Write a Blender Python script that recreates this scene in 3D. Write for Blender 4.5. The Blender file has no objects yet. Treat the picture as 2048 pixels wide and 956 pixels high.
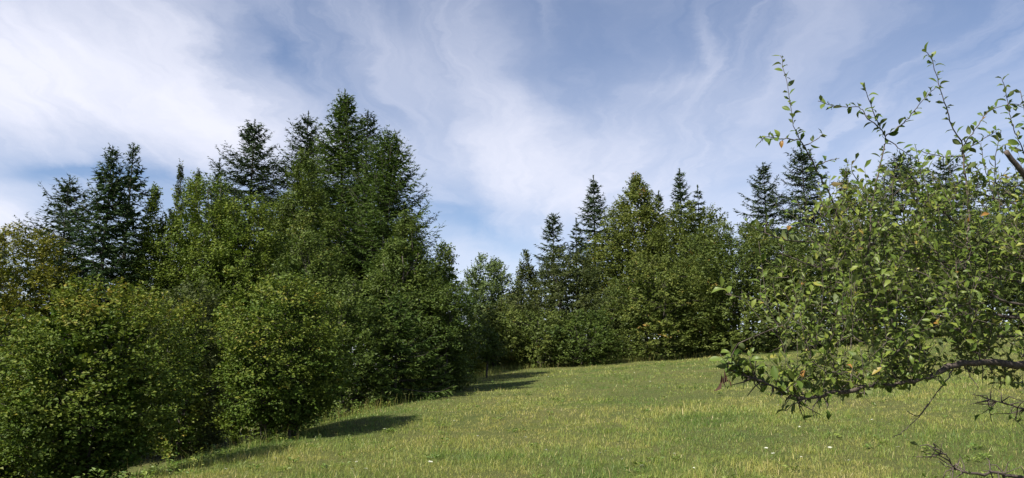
import bpy, math
import numpy as np

RNG = np.random.default_rng(20240817)
scene = bpy.context.scene
COL = scene.collection

# ------------------------------------------------------------------ camera
FPX = 1577.0                      # focal length in photo pixels (2048 wide)
PITCH = math.radians(10.14)
EYE = np.array([0.0, 0.0, 1.6])
cd = bpy.data.cameras.new("camera")
cd.sensor_width = 36.0
cd.lens = 36.0 * FPX / 2048.0
cd.clip_start = 0.05
cd.clip_end = 3000.0
cam = bpy.data.objects.new("camera", cd)
COL.objects.link(cam)
cam.location = EYE
cam.rotation_euler = (math.pi / 2 + PITCH, 0, 0)
scene.camera = cam


def at(u, v, depth):
    """World point seen at photo pixel (u, v), `depth` metres ahead (+Y)."""
    x = (u - 1024.0) / FPX
    y = (478.0 - v) / FPX
    d = np.array([x, math.cos(PITCH) - y * math.sin(PITCH), math.sin(PITCH) + y * math.cos(PITCH)])
    return EYE + d * (depth / d[1])


def aim(u, v):
    d = at(u, v, 1.0) - EYE
    return d / np.linalg.norm(d)


# ------------------------------------------------------------------ world: blue sky with thin cirrus
SUN_EL = math.radians(48)
SUN_XY = np.array([-0.76, -0.65])
SUN_XY /= np.linalg.norm(SUN_XY)
SUN_DIR = np.array([SUN_XY[0] * math.cos(SUN_EL), SUN_XY[1] * math.cos(SUN_EL), math.sin(SUN_EL)])

world = bpy.data.worlds.new("World")
scene.world = world
world.use_nodes = True
wt = world.node_tree
wt.nodes.clear()


class NT:
    """tiny node helper"""
    def __init__(self, tree):
        self.t = tree

    def n(self, kind, **kw):
        nd = self.t.nodes.new(kind)
        for k, v in kw.items():
            setattr(nd, k, v)
        return nd

    def put(self, sock, val):
        if isinstance(val, bpy.types.NodeSocket):
            self.t.links.new(val, sock)
        else:
            sock.default_value = val

    def m(self, op, a, b=0.0, c=0.0, clamp=False):
        nd = self.n("ShaderNodeMath", operation=op, use_clamp=clamp)
        self.put(nd.inputs[0], a)
        self.put(nd.inputs[1], b)
        self.put(nd.inputs[2], c)
        return nd.outputs[0]

    def vm(self, op, a, b=(0, 0, 0)):
        nd = self.n("ShaderNodeVectorMath", operation=op)
        self.put(nd.inputs[0], a)
        self.put(nd.inputs[1], b)
        return nd.outputs[1] if op in ("DOT_PRODUCT", "LENGTH") else nd.outputs[0]

    def noise(self, vec, scale, detail=4.0, rough=0.55, dist=0.0, out=0):
        nd = self.n("ShaderNodeTexNoise")
        self.put(nd.inputs["Vector"], vec)
        nd.inputs["Scale"].default_value = scale
        nd.inputs["Detail"].default_value = detail
        nd.inputs["Roughness"].default_value = rough
        nd.inputs["Distortion"].default_value = dist
        return nd.outputs[out]

    def ramp(self, fac, stops, interp="LINEAR"):
        nd = self.n("ShaderNodeValToRGB")
        cr = nd.color_ramp
        cr.interpolation = interp
        while len(cr.elements) < len(stops):
            cr.elements.new(0.5)
        for e, (p, c) in zip(cr.elements, stops):
            e.position = p
            e.color = (*c, 1.0) if len(c) == 3 else c
        self.put(nd.inputs[0], fac)
        return nd.outputs[0]

    def mix(self, fac, a, b, blend="MIX"):
        nd = self.n("ShaderNodeMix", data_type="RGBA", blend_type=blend)
        self.put(nd.inputs[0], fac)
        self.put(nd.inputs[6], a)
        self.put(nd.inputs[7], b)
        return nd.outputs[2]

    def maprange(self, v, a, b, c=0.0, d=1.0, smooth=True):
        nd = self.n("ShaderNodeMapRange")
        nd.interpolation_type = "SMOOTHSTEP" if smooth else "LINEAR"
        self.put(nd.inputs[0], v)
        for i, q in enumerate((a, b, c, d)):
            nd.inputs[i + 1].default_value = q
        return nd.outputs[0]


W = NT(wt)
SKY_STRENGTH = 0.068
sky = W.n("ShaderNodeTexSky", sky_type="NISHITA")
sky.sun_disc = False
sky.sun_elevation = SUN_EL
sky.sun_rotation = math.atan2(SUN_XY[0], SUN_XY[1])
sky.altitude = 600
sky.air_density = 1.0
sky.dust_density = 0.35
sky.ozone_density = 1.3
tc = W.n("ShaderNodeTexCoord")
dirv = tc.outputs["Generated"]
sep = W.n("ShaderNodeSeparateXYZ")
W.put(sep.inputs[0], dirv)
zc = W.m("ADD", W.m("MAXIMUM", sep.outputs[2], 0.0), 0.16)
cmb = W.n("ShaderNodeCombineXYZ")
W.put(cmb.inputs[0], W.m("DIVIDE", sep.outputs[0], zc))
W.put(cmb.inputs[1], W.m("DIVIDE", sep.outputs[1], zc))
plane = cmb.outputs[0]           # position on the cloud layer


def cloud_xy(u, v):
    d = aim(u, v)
    return np.array([d[0], d[1]]) / (max(d[2], 0.0) + 0.16)


# gentle warp so that the cloud banks get feathered, drifting edges
wn = W.noise(plane, 1.1, 2.0, 0.5, out=1)
warp = W.vm("MULTIPLY", W.vm("SUBTRACT", wn, (0.5, 0.5, 0.5)), (0.30, 0.30, 0.0))
wn2 = W.noise(plane, 4.5, 6.0, 0.6, out=1)
warp2 = W.vm("MULTIPLY", W.vm("SUBTRACT", wn2, (0.5, 0.5, 0.5)), (0.20, 0.20, 0.0))
pw = W.vm("ADD", W.vm("ADD", plane, warp), warp2)


def bank(p0, p1, half, w):
    """A soft elongated cloud bank between two sky directions."""
    a, b = np.array(p0, float), np.array(p1, float)
    c = (a + b) / 2
    nrm = np.array([-(b - a)[1], (b - a)[0]])
    nrm /= np.linalg.norm(nrm)
    cc = cloud_xy(*c)
    e1 = (cloud_xy(*b) - cloud_xy(*a)) / 2
    e2 = (cloud_xy(*(c + nrm * half)) - cloud_xy(*(c - nrm * half))) / 2
    M = np.linalg.inv(np.array([e1, e2]).T)
    q = W.vm("SUBTRACT", pw, (cc[0], cc[1], 0))
    s = W.vm("DOT_PRODUCT", q, (M[0, 0], M[0, 1], 0))
    t = W.vm("DOT_PRODUCT", q, (M[1, 0], M[1, 1], 0))
    r2 = W.m("ADD", W.m("MULTIPLY", s, s), W.m("MULTIPLY", t, t))
    return W.m("MULTIPLY", W.m("EXPONENT", W.m("MULTIPLY", r2, -1.1)), w)


banks = [
    bank((-420, 120), (360, 160), 180, 1.15),
    bank((160, 190), (660, 330), 85, 0.9),
    bank((-250, 430), (110, 450), 70, 1.1),
    bank((950, 90), (1060, 400), 85, 0.52),
    bank((760, 250), (1420, 470), 90, 0.50),
    bank((1100, 300), (1500, 220), 100, 0.22),
    bank((1300, 420), (2200, 430), 130, 0.30),
    bank((1385, 50), (1395, 170), 22, 0.18),
    bank((1395, 170), (1240, 190), 26, 0.14),
    bank((680, 60), (930, 210), 70, 0.16),
    bank((-60, 345), (420, 352), 22, -0.30),
    bank((430, 10), (640, 200), 60, -0.20),
    bank((850, 425), (1060, 500), 26, -0.20),
]
dens = banks[0]
for b in banks[1:]:
    dens = W.m("ADD", dens, b)
# streaks: noise drawn out along the wind
st = W.n("ShaderNodeMapping")
W.put(st.inputs[0], pw)
st.inputs["Rotation"].default_value = (0, 0, math.radians(-35))
st.inputs["Scale"].default_value = (2.6, 0.6, 1)
streak = W.noise(st.outputs[0], 1.7, 8.0, 0.58, 0.6)
wide = W.noise(pw, 0.6, 4.0, 0.5)
fine = W.noise(st.outputs[0], 6.0, 9.0, 0.66, 0.5)
veil = W.m("MULTIPLY", W.maprange(wide, 0.35, 0.75), 0.16)
cov = W.m("ADD", dens, veil)
tex = W.m("ADD", W.m("MULTIPLY", streak, 1.15), W.m("MULTIPLY", fine, 0.62))
cov = W.m("MULTIPLY", cov, W.m("ADD", tex, 0.11))
cov = W.m("ADD", cov, W.m("MULTIPLY", W.maprange(streak, 0.40, 0.80), 0.26))
cov = W.m("ADD", cov, W.maprange(sep.outputs[2], 0.02, 0.30, 0.30, 0.0))   # hazier towards the horizon
cov = W.m("MULTIPLY", W.m("SUBTRACT", 1.0, W.m("EXPONENT", W.m("MULTIPLY", W.m("MAXIMUM", cov, 0.0), -1.25))), 1.15, clamp=True)
cov = W.m("MINIMUM", cov, 0.95)
# thin veil of haze low over the horizon
blue = W.mix(1.0, sky.outputs[0], (1.03, 1.0, 1.06, 1), "MULTIPLY")
CLOUD = (6.9, 7.0, 7.9, 1)
skycol = W.mix(cov, blue, CLOUD)
bg = W.n("ShaderNodeBackground")
W.put(bg.inputs[0], skycol)
bg.inputs[1].default_value = SKY_STRENGTH
wo = W.n("ShaderNodeOutputWorld")
wt.links.new(bg.outputs[0], wo.inputs[0])
world.cycles.sampling_method = "MANUAL"
world.cycles.sample_map_resolution = 512

# ------------------------------------------------------------------ sun, exposure
sl = bpy.data.lights.new("sun", "SUN")
sl.energy = 5.0
sl.angle = math.radians(0.53)
sl.color = (1.0, 0.95, 0.83)
sun = bpy.data.objects.new("sun", sl)
COL.objects.link(sun)
sun.rotation_euler = (math.pi / 2 - SUN_EL, 0, math.atan2(SUN_XY[0], -SUN_XY[1]))
vs = scene.view_settings
vs.view_transform = "Standard"
vs.look = "None"
vs.gamma = 1.0
vs.use_curve_mapping = False
vs.exposure = 1.0
scene.cycles.max_bounces = 6
scene.cycles.diffuse_bounces = 3
scene.cycles.glossy_bounces = 2
scene.cycles.transmission_bounces = 3
scene.cycles.use_denoising = True


# ------------------------------------------------------------------ helpers
def nrm(a):
    return a / np.maximum(np.linalg.norm(a, axis=-1, keepdims=True), 1e-9)


def mesh_np(name, verts, faces, var=None, smooth=False):
    """Mesh from (n,3) vertices and a list of (m,k) index arrays; var = one float per vertex."""
    me = bpy.data.meshes.new(name)
    verts = np.asarray(verts, np.float32)
    if not isinstance(faces, list):
        faces = [faces]
    faces = [np.asarray(f, np.int32) for f in faces if len(f)]
    loops = np.concatenate([f.ravel() for f in faces])
    counts = np.concatenate([np.full(len(f), f.shape[1], np.int32) for f in faces])
    me.vertices.add(len(verts))
    me.vertices.foreach_set("co", verts.ravel())
    me.loops.add(len(loops))
    me.loops.foreach_set("vertex_index", loops)
    me.polygons.add(len(counts))
    me.polygons.foreach_set("loop_start", np.concatenate([[0], np.cumsum(counts)[:-1]]).astype(np.int32))
    me.polygons.foreach_set("loop_total", counts)
    me.polygons.foreach_set("use_smooth", np.full(len(counts), smooth))
    if var is not None:
        a = me.attributes.new("var", "FLOAT", "POINT")
        a.data.foreach_set("value", np.asarray(var, np.float32))
    me.update(calc_edges=True)
    return me


def obj(name, me, mat, parent=None):
    o = bpy.data.objects.new(name, me)
    if mat is not None and len(me.materials) == 0:
        me.materials.append(mat)
    COL.objects.link(o)
    if parent is not None:
        o.parent = parent
    return o


def tag(o, label=None, cat=None, group=None, kind=None):
    for k, v in (("label", label), ("category", cat), ("group", group), ("kind", kind)):
        if v is not None:
            o[k] = v
    return o


def thing(name, loc, label, cat, group=None):
    o = bpy.data.objects.new(name, None)
    o.empty_display_size = 0.3
    o.location = loc
    COL.objects.link(o)
    return tag(o, label, cat, group)


_perm = RNG.random((256, 256))


def vnoise(x, y):
    xi, yi = np.floor(x).astype(int), np.floor(y).astype(int)
    fx, fy = x - xi, y - yi
    fx, fy = fx * fx * (3 - 2 * fx), fy * fy * (3 - 2 * fy)
    g = lambda a, b: _perm[a % 256, b % 256]
    return (g(xi, yi) * (1 - fx) + g(xi + 1, yi) * fx) * (1 - fy) + (g(xi, yi + 1) * (1 - fx) + g(xi + 1, yi + 1) * fx) * fy


def fbm(x, y, oct=4):
    s, a, t = 0, 1.0, 0
    for i in range(oct):
        s = s + a * vnoise(x * 2 ** i + 17.3 * i, y * 2 ** i + 5.1 * i)
        t += a
        a *= 0.5
    return s / t


def tube(points, radii, sides=6):
    """Tapered tube along a polyline -> verts, quads."""
    P = np.asarray(points, float)
    R = np.asarray(radii, float)
    T = nrm(np.gradient(P, axis=0))
    ref = np.array([0.0, 0.0, 1.0]) if abs(T[:, 2]).mean() < 0.8 else np.array([1.0, 0.0, 0.0])
    U = nrm(np.cross(T, ref))
    V = np.cross(T, U)
    a = np.linspace(0, 2 * np.pi, sides, endpoint=False)
    ring = U[:, None] * np.cos(a)[None, :, None] + V[:, None] * np.sin(a)[None, :, None]
    verts = (P[:, None] + ring * R[:, None, None]).reshape(-1, 3)
    n = len(P)
    i = np.arange(n - 1)[:, None] * sides
    j = np.arange(sides)[None]
    k = (j + 1) % sides
    q = np.stack([i + j, i + k, i + sides + k, i + sides + j], -1).reshape(-1, 4)
    tip = [list(range((n - 1) * sides, n * sides))]
    return verts, q, np.array(tip)


class Geo:
    """collects pieces into one mesh"""
    def __init__(self):
        self.v, self.f, self.var, self.n = [], {}, [], 0

    def add(self, verts, *faces, var=0.5):
        verts = np.asarray(verts, float).reshape(-1, 3)
        self.v.append(verts)
        for f in faces:
            f = np.asarray(f, np.int64)
            self.f.setdefault(f.shape[1], []).append(f + self.n)
        self.var.append(np.broadcast_to(np.asarray(var, float), (len(verts),)))
        self.n += len(verts)

    def tube(self, pts, rad, sides=6, var=0.5):
        v, q, t = tube(pts, rad, sides)
        self.add(v, q, t, var=var)

    def mesh(self, name, smooth=False):
        return mesh_np(name, np.concatenate(self.v), [np.concatenate(f) for f in self.f.values()],
                       np.concatenate(self.var), smooth)


def bezier(p0, p1, p2, n):
    t = np.linspace(0, 1, n)[:, None]
    return (1 - t) ** 2 * np.asarray(p0) + 2 * t * (1 - t) * np.asarray(p1) + t * t * np.asarray(p2)


# ------------------------------------------------------------------ materials
def leaf_material(name, stops, rough=0.5, trans=0.28, spec=0.35, back=None):
    """Leaf tissue: hue differs from leaf to leaf (attribute `var`), light shines through a little."""
    mt = bpy.data.materials.new(name)
    mt.use_nodes = True
    T = NT(mt.node_tree)
    mt.node_tree.nodes.clear()
    at_ = T.n("ShaderNodeAttribute", attribute_name="var")
    c = T.ramp(at_.outputs["Fac"], stops)
    if back is not None:
        g = T.n("ShaderNodeNewGeometry")
        c = T.mix(g.outputs["Backfacing"], c, T.mix(0.5, c, (*back, 1)))
    p = T.n("ShaderNodeBsdfPrincipled")
    T.put(p.inputs["Base Color"], c)
    p.inputs["Roughness"].default_value = rough
    p.inputs["Specular IOR Level"].default_value = spec
    tr = T.n("ShaderNodeBsdfTranslucent")
    T.put(tr.inputs[0], T.mix(1.0, c, (1.25, 1.35, 0.75, 1), "MULTIPLY"))
    mx = T.n("ShaderNodeMixShader")
    mx.inputs[0].default_value = trans
    mt.node_tree.links.new(p.outputs[0], mx.inputs[1])
    mt.node_tree.links.new(tr.outputs[0], mx.inputs[2])
    out = T.n("ShaderNodeOutputMaterial")
    mt.node_tree.links.new(mx.outputs[0], out.inputs[0])
    return mt


def bark_material(name, a, b, scale=9.0):
    mt = bpy.data.materials.new(name)
    mt.use_nodes = True
    T = NT(mt.node_tree)
    p = mt.node_tree.nodes["Principled BSDF"]
    co = T.n("ShaderNodeTexCoord").outputs["Object"]
    mp = T.n("ShaderNodeMapping")
    T.put(mp.inputs[0], co)
    mp.inputs["Scale"].default_value = (1, 1, 0.35)
    nz = T.noise(mp.outputs[0], scale, 6, 0.65)
    T.put(p.inputs["Base Color"], T.ramp(nz, [(0.3, a), (0.7, b)]))
    p.inputs["Roughness"].default_value = 0.85
    bp = T.n("ShaderNodeBump")
    bp.inputs["Strength"].default_value = 0.6
    bp.inputs["Distance"].default_value = 0.01
    T.put(bp.inputs["Height"], nz)
    T.put(p.inputs["Normal"], bp.outputs[0])
    return mt


M = {}
M["hazel"] = leaf_material("hazel_leaf", [(0.0, (0.036, 0.073, 0.011)), (0.5, (0.08, 0.115, 0.018)), (0.9, (0.142, 0.16, 0.025)), (1.0, (0.228, 0.184, 0.036))], 0.5, 0.18, 0.10)
M["hazel_far"] = leaf_material("hazel_far_leaf", [(0.0, (0.049, 0.073, 0.018)), (0.5, (0.092, 0.117, 0.026)), (0.9, (0.142, 0.154, 0.034)), (1.0, (0.216, 0.138, 0.039))], 0.5, 0.18, 0.10)
M["green"] = leaf_material("bright_leaf", [(0.0, (0.045, 0.078, 0.011)), (0.5, (0.087, 0.121, 0.017)), (0.9, (0.137, 0.164, 0.023)), (1.0, (0.188, 0.194, 0.031))], 0.5, 0.18, 0.10)
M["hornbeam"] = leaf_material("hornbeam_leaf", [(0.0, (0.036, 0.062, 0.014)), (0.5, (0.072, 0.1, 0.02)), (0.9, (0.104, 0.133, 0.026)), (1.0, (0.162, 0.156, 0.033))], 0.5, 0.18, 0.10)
M["brown"] = leaf_material("turning_leaf", [(0.0, (0.048, 0.066, 0.014)), (0.5, (0.089, 0.11, 0.021)), (0.85, (0.121, 0.131, 0.029)), (1.0, (0.195, 0.11, 0.034))], 0.5, 0.18, 0.10)
M["yellow"] = leaf_material("yellowing_leaf", [(0.0, (0.054, 0.071, 0.009)), (0.5, (0.113, 0.115, 0.013)), (0.9, (0.18, 0.159, 0.018)), (1.0, (0.243, 0.141, 0.028))], 0.5, 0.18, 0.10)
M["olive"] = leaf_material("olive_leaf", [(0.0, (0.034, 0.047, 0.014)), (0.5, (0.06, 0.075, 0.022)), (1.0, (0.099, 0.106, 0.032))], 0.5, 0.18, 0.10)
M["willow"] = leaf_material("willow_leaf", [(0.0, (0.064, 0.093, 0.03)), (0.5, (0.108, 0.145, 0.048)), (1.0, (0.168, 0.207, 0.075))], 0.5, 0.18, 0.10)
M["spruce"] = leaf_material("spruce_needle", [(0.0, (0.017, 0.034, 0.011)), (0.5, (0.032, 0.057, 0.019)), (1.0, (0.065, 0.092, 0.029))], 0.6, 0.10, 0.08)
M["fir"] = leaf_material("fir_needle", [(0.0, (0.02, 0.034, 0.013)), (0.5, (0.036, 0.057, 0.022)), (1.0, (0.067, 0.096, 0.038))], 0.6, 0.10, 0.08)
M["larch"] = leaf_material("larch_needle", [(0.0, (0.032, 0.057, 0.014)), (0.5, (0.06, 0.095, 0.021)), (1.0, (0.107, 0.143, 0.032))], 0.6, 0.2, 0.08)
M["fruit"] = leaf_material("fruit_tree_leaf", [(0.0, (0.046, 0.083, 0.015)), (0.45, (0.094, 0.135, 0.024)), (0.85, (0.16, 0.19, 0.036)), (0.97, (0.232, 0.214, 0.044)), (1.0, (0.242, 0.128, 0.033))], 0.42, 0.26, 0.20, back=(0.16, 0.18, 0.10))
M["dead"] = leaf_material("dead_leaf", [(0.0, (0.030, 0.018, 0.012)), (1.0, (0.10, 0.050, 0.030))], 0.7, 0.1, 0.2)
M["grass"] = leaf_material("grass_blade", [(0.0, (0.088, 0.153, 0.031)), (0.3, (0.2, 0.244, 0.053)), (0.55, (0.304, 0.289, 0.078)), (0.8, (0.381, 0.312, 0.125)), (1.0, (0.561, 0.469, 0.262))], 0.5, 0.30, 0.3)
M["bark"] = bark_material("bark", (0.024, 0.019, 0.015), (0.070, 0.058, 0.046))
M["fruitbark"] = bark_material("fruit_tree_bark", (0.028, 0.020, 0.016), (0.115, 0.088, 0.074), 40)


# ------------------------------------------------------------------ ground
_ex = np.array([-6.2, -6.1, -6.1, -6.1, -4.7, -3.6, -1.1, 1.0, 3.0, 4.0])
_ey = np.array([2.0, 9.0, 14.0, 18.5, 27.0, 33.0, 51.0, 60.0, 75.0, 140.0])


def edge_x(y):
    """left brow of the meadow"""
    return np.interp(y, _ey, _ex)


def ground(x, y):
    x, y = np.asarray(x, float), np.asarray(y, float)
    z = -0.74 + 0.056 * y + 0.034 * np.clip(x, -30, 60) + 0.040 * np.clip(np.logaddexp(0, x - 2.0) * np.clip(y / 45.0, 0, 1), 0, 40)
    z = z - 0.00010 * np.clip(y - 45, 0, 400) ** 2 * 0.3
    d = edge_x(y) - x                     # metres beyond the brow, to the left
    s = np.logaddexp(0, d * 2.6) / 2.6
    z = z - 0.24 * np.minimum(s, 9.0) - 0.05 * np.maximum(s - 9, 0)
    z = z + (fbm(x * 0.16 + 40, y * 0.16 + 9, 3) - 0.5) * 0.32
    return z


def build_ground():
    xs = np.concatenate([np.linspace(-900, -60, 22), np.linspace(-56, 80, 140), np.linspace(86, 900, 22)])
    ys = np.concatenate([np.linspace(-500, -14, 16), np.linspace(-12, 110, 130), np.linspace(116, 1200, 24)])
    X, Y = np.meshgrid(xs, ys)
    Z = ground(X, np.clip(Y, -12, 160))
    v = np.stack([X, Y, Z], -1).reshape(-1, 3)
    nx, ny = len(xs), len(ys)
    i = np.arange(ny - 1)[:, None] * nx + np.arange(nx - 1)[None]
    q = np.stack([i, i + 1, i + nx + 1, i + nx], -1).reshape(-1, 4)
    mt = bpy.data.materials.new("meadow_soil")
    mt.use_nodes = True
    T = NT(mt.node_tree)
    p = mt.node_tree.nodes["Principled BSDF"]
    co = T.n("ShaderNodeTexCoord").outputs["Object"]
    n1 = T.noise(co, 0.35, 4, 0.6)
    n2 = T.noise(co, 6.0, 6, 0.7)
    n3 = T.noise(co, 40.0, 4, 0.7)
    c1 = T.ramp(n1, [(0.3, (0.060, 0.088, 0.022)), (0.55, (0.105, 0.115, 0.034)), (0.75, (0.140, 0.120, 0.050))])
    c2 = T.ramp(n2, [(0.3, (0.045, 0.065, 0.020)), (0.7, (0.130, 0.125, 0.048))])
    c3 = T.ramp(n3, [(0.35, (0.6, 0.6, 0.6)), (0.65, (1.45, 1.45, 1.4))])
    T.put(p.inputs["Base Color"], T.mix(1.0, T.mix(0.5, c1, c2), c3, "MULTIPLY"))
    p.inputs["Roughness"].default_value = 0.95
    p.inputs["Specular IOR Level"].default_value = 0.1
    bp = T.n("ShaderNodeBump")
    bp.inputs["Strength"].default_value = 1.0
    bp.inputs["Distance"].default_value = 0.06
    T.put(bp.inputs["Height"], n3)
    T.put(p.inputs["Normal"], bp.outputs[0])
    tag(obj("ground", mesh_np("ground", v, q, smooth=True), mt), kind="structure",
        label="sloping hillside meadow ground rising to the right")


build_ground()


def patch(x, y):
    """colour patches of the meadow: 0 lush green .. 1 straw"""
    a = fbm(x * 0.22, y * 0.22, 4)
    b = fbm(x * 0.9 + 50, y * 0.9 + 20, 3)
    return np.clip((a - 0.5) * 2.4 + (b - 0.5) * 1.3 + 0.46, 0, 1)


def blades(P, heights, widths, lean, var, seg2):
    """grass blades: a bent two-piece blade (3 tris) or a single tapered tri"""
    n = len(P)
    ang = RNG.random(n) * 2 * np.pi
    bend = np.stack([np.cos(ang), np.sin(ang), np.zeros(n)], -1)
    ang2 = RNG.random(n) * np.pi
    side = np.stack([np.cos(ang2), np.sin(ang2), np.zeros(n)], -1) * (widths / 2)[:, None]
    up = np.array([0, 0, 1.0])
    h, l = heights[:, None], lean[:, None]
    tip = P + up * h * np.sqrt(np.maximum(1 - l * l * 0.8, 0.08)) + bend * h * l
    if seg2:
        mid = P + up * h * 0.58 + bend * h * l * 0.32
        v = np.stack([P - side, P + side, mid + side * 0.8, mid - side * 0.8, tip], 1).reshape(-1, 3)
        i = np.arange(n)[:, None] * 5
        return v, [i + np.array([[0, 1, 2, 3]]), i + np.array([[3, 2, 4]])], np.repeat(var, 5)
    v = np.stack([P - side, P + side, tip], 1).reshape(-1, 3)
    return v, [np.arange(n)[:, None] * 3 + np.array([[0, 1, 2]])], np.repeat(var, 3)


def build_grass():
    def tufts(n, ya, yb, per, sig, hmin, hmax, w0):
        y = ya * (yb / ya) ** RNG.random(n)
        x = (RNG.random(n) * 2 - 1) * (0.72 * y + 2.5)
        keep = x > edge_x(y) - 5.0
        x, y = x[keep], y[keep]
        k = len(x)
        pt = patch(x, y)
        hh = (hmin + (hmax - hmin) * RNG.random(k) ** 1.8) * (0.25 + 1.4 * fbm(x * 0.45 + 9, y * 0.45, 3))
        bx = np.repeat(x, per) + RNG.normal(0, 1, k * per) * sig * np.repeat(1 + y / 30, per)
        by = np.repeat(y, per) + RNG.normal(0, 1, k * per) * sig * np.repeat(1 + y / 30, per)
        P = np.stack([bx, by, ground(bx, by) - 0.01], -1)
        h = np.repeat(hh, per) * (0.55 + 0.7 * RNG.random(k * per))
        w = w0 * (0.6 + 0.8 * RNG.random(k * per)) * np.maximum(by, 8) / 14.0
        var = np.clip(np.repeat(pt * 0.46 + RNG.normal(0.02, 0.08, k), per) + RNG.normal(0.05, 0.11, k * per), 0, 0.99)
        dry = RNG.random(k * per) < 0.032
        var[dry] = 0.78 + 0.22 * RNG.random(dry.sum())
        lean = np.clip(RNG.normal(0.58, 0.25, k * per), 0.05, 0.98)
        return P, h, w, lean, var
    g = Geo()
    for seg, a in ((True, tufts(6500, 9.5, 24, 11, 0.045, 0.05, 0.20, 0.0080)),
                   (False, tufts(27000, 9.5, 26, 11, 0.055, 0.03, 0.14, 0.0085)),
                   (False, tufts(19000, 25, 72, 11, 0.06, 0.04, 0.16, 0.0100))):
        v, f, var = blades(*a, seg)
        g.add(v, *f, var=var)
    tag(obj("grass", g.mesh("grass"), M["grass"]), "short mixed green and straw grass covering the whole meadow slope", "grass", kind="stuff")

    # long seed stems along the brow and against the hedge
    n = 3000
    y = 11 + 47 * RNG.random(n) ** 0.9
    x = edge_x(y) + RNG.normal(-0.5, 0.55, n)
    n2 = 3200
    x2 = RNG.random(n2) * 34 - 2
    y2 = 54.0 + 0.1 * x2 + RNG.normal(0, 0.8, n2)
    n3 = 1800
    y3 = 10 * (50 / 10) ** RNG.random(n3)
    x3 = (RNG.random(n3) * 2 - 1) * 0.72 * y3
    ok = x3 > edge_x(y3)
    x, y = np.concatenate([x, x2, x3[ok]]), np.concatenate([y, y2, y3[ok]])
    P = np.stack([x, y, ground(x, y)], -1)
    n = len(x)
    h = 0.22 + 0.38 * RNG.random(n) ** 1.6
    h[-ok.sum():] *= 0.62
    v, f, var = blades(P, h, 0.0026 * np.maximum(y, 10) / 12, np.clip(RNG.normal(0.25, 0.15, n), 0, 0.8), np.clip(RNG.normal(0.45, 0.18, n), 0, 1), True)
    g = Geo()
    g.add(v, *f, var=var)
    tag(obj("tall_grass", g.mesh("tall_grass"), M["grass"]), "thin tall seed stems of grass along the meadow edge and hedge foot", "grass", kind="stuff")


build_grass()


def build_weeds():
    """plantain, dock and clover rosettes: broad dark leaves between the blades"""
    n = 420
    y = 10 * (55 / 10) ** RNG.random(n)
    x = (RNG.random(n) * 2 - 1) * 0.72 * y
    keep = (x > edge_x(y) - 0.3) & (fbm(x * 0.25 + 70, y * 0.25 + 31, 2) > 0.46)
    n2 = 260                              # taller weeds along the foot of the shrubs
    y2 = 11 + 42 * RNG.random(n2)
    x2 = edge_x(y2) - np.abs(RNG.normal(0.2, 0.7, n2))
    x, y = np.concatenate([x[keep], x2]), np.concatenate([y[keep], y2])
    tall = np.concatenate([np.full(keep.sum(), 0.06), 0.12 + 0.4 * RNG.random(n2)])
    per = 16
    k = len(x)
    sp = np.repeat(0.05 + 0.08 * RNG.random(k), per)
    a = RNG.random(k * per) * 6.283
    r = np.sqrt(RNG.random(k * per)) * sp
    px_, py_ = np.repeat(x, per) + np.cos(a) * r, np.repeat(y, per) + np.sin(a) * r
    P = np.stack([px_, py_, ground(px_, py_) + 0.02 + np.repeat(tall, per) * RNG.random(k * per)], -1)
    D = nrm(np.stack([np.cos(a), np.sin(a), 0.25 + 0.3 * RNG.random(k * per)], -1) + RNG.normal(0, 0.2, (k * per, 3)))
    N = nrm(np.array([0, 0, 1.0]) + RNG.normal(0, 0.3, (k * per, 3)))
    L = 0.05 + 0.06 * RNG.random(k * per)
    v, f, q = leaf_quads(P, D, N, L, L * 0.5)
    g = Geo()
    g.add(v, *f, var=np.repeat(np.clip(np.repeat(RNG.normal(0.14, 0.08, k), per) + RNG.normal(0, 0.05, k * per), 0, 0.4), q))
    tag(obj("weeds", g.mesh("weeds"), M["grass"]), "broad-leaved dark green weeds between the grass and at the shrub feet", "weeds", kind="stuff")



# ------------------------------------------------------------------ leaves and trees
def leaf_quads(P, D, N, L, Wd, fold=0.18, droop=0.12, fine=False, tri=False):
    """folded diamond leaves: P base, D axis, N upper side"""
    D = nrm(D)
    N = nrm(N - D * (N * D).sum(-1, keepdims=True))
    S = np.cross(N, D)
    L, Wd = L[:, None], Wd[:, None]
    n = len(P)
    if fine:
        a = P + D * L * 0.28 + S * Wd * 0.46 + N * Wd * fold
        b = P + D * L * 0.28 - S * Wd * 0.46 + N * Wd * fold
        c = P + D * L * 0.66 + S * Wd * 0.42 + N * (Wd * fold - L * droop * 0.4)
        d = P + D * L * 0.66 - S * Wd * 0.42 + N * (Wd * fold - L * droop * 0.4)
        e = P + D * L - N * L * droop
        v = np.stack([P, a, c, e, d, b], 1).reshape(-1, 3)
        i = np.arange(n)[:, None] * 6
        return v, [i + np.array([[0, 1, 2, 3]]), i + np.array([[0, 3, 4, 5]])], 6
    if tri:                               # far foliage: one small face per leaf
        v = np.stack([P - S * Wd * 0.5, P + S * Wd * 0.5, P + D * L - N * L * droop], 1).reshape(-1, 3)
        return v, [np.arange(n)[:, None] * 3 + np.array([[0, 1, 2]])], 3
    a = P + D * L * 0.45 + S * Wd * 0.5 + N * Wd * fold
    b = P + D * L * 0.45 - S * Wd * 0.5 + N * Wd * fold
    e = P + D * L - N * L * droop
    v = np.stack([P, a, e, b], 1).reshape(-1, 3)
    i = np.arange(n)[:, None] * 4
    return v, [i + np.array([[0, 1, 2]]), i + np.array([[0, 2, 3]])], 4


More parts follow.
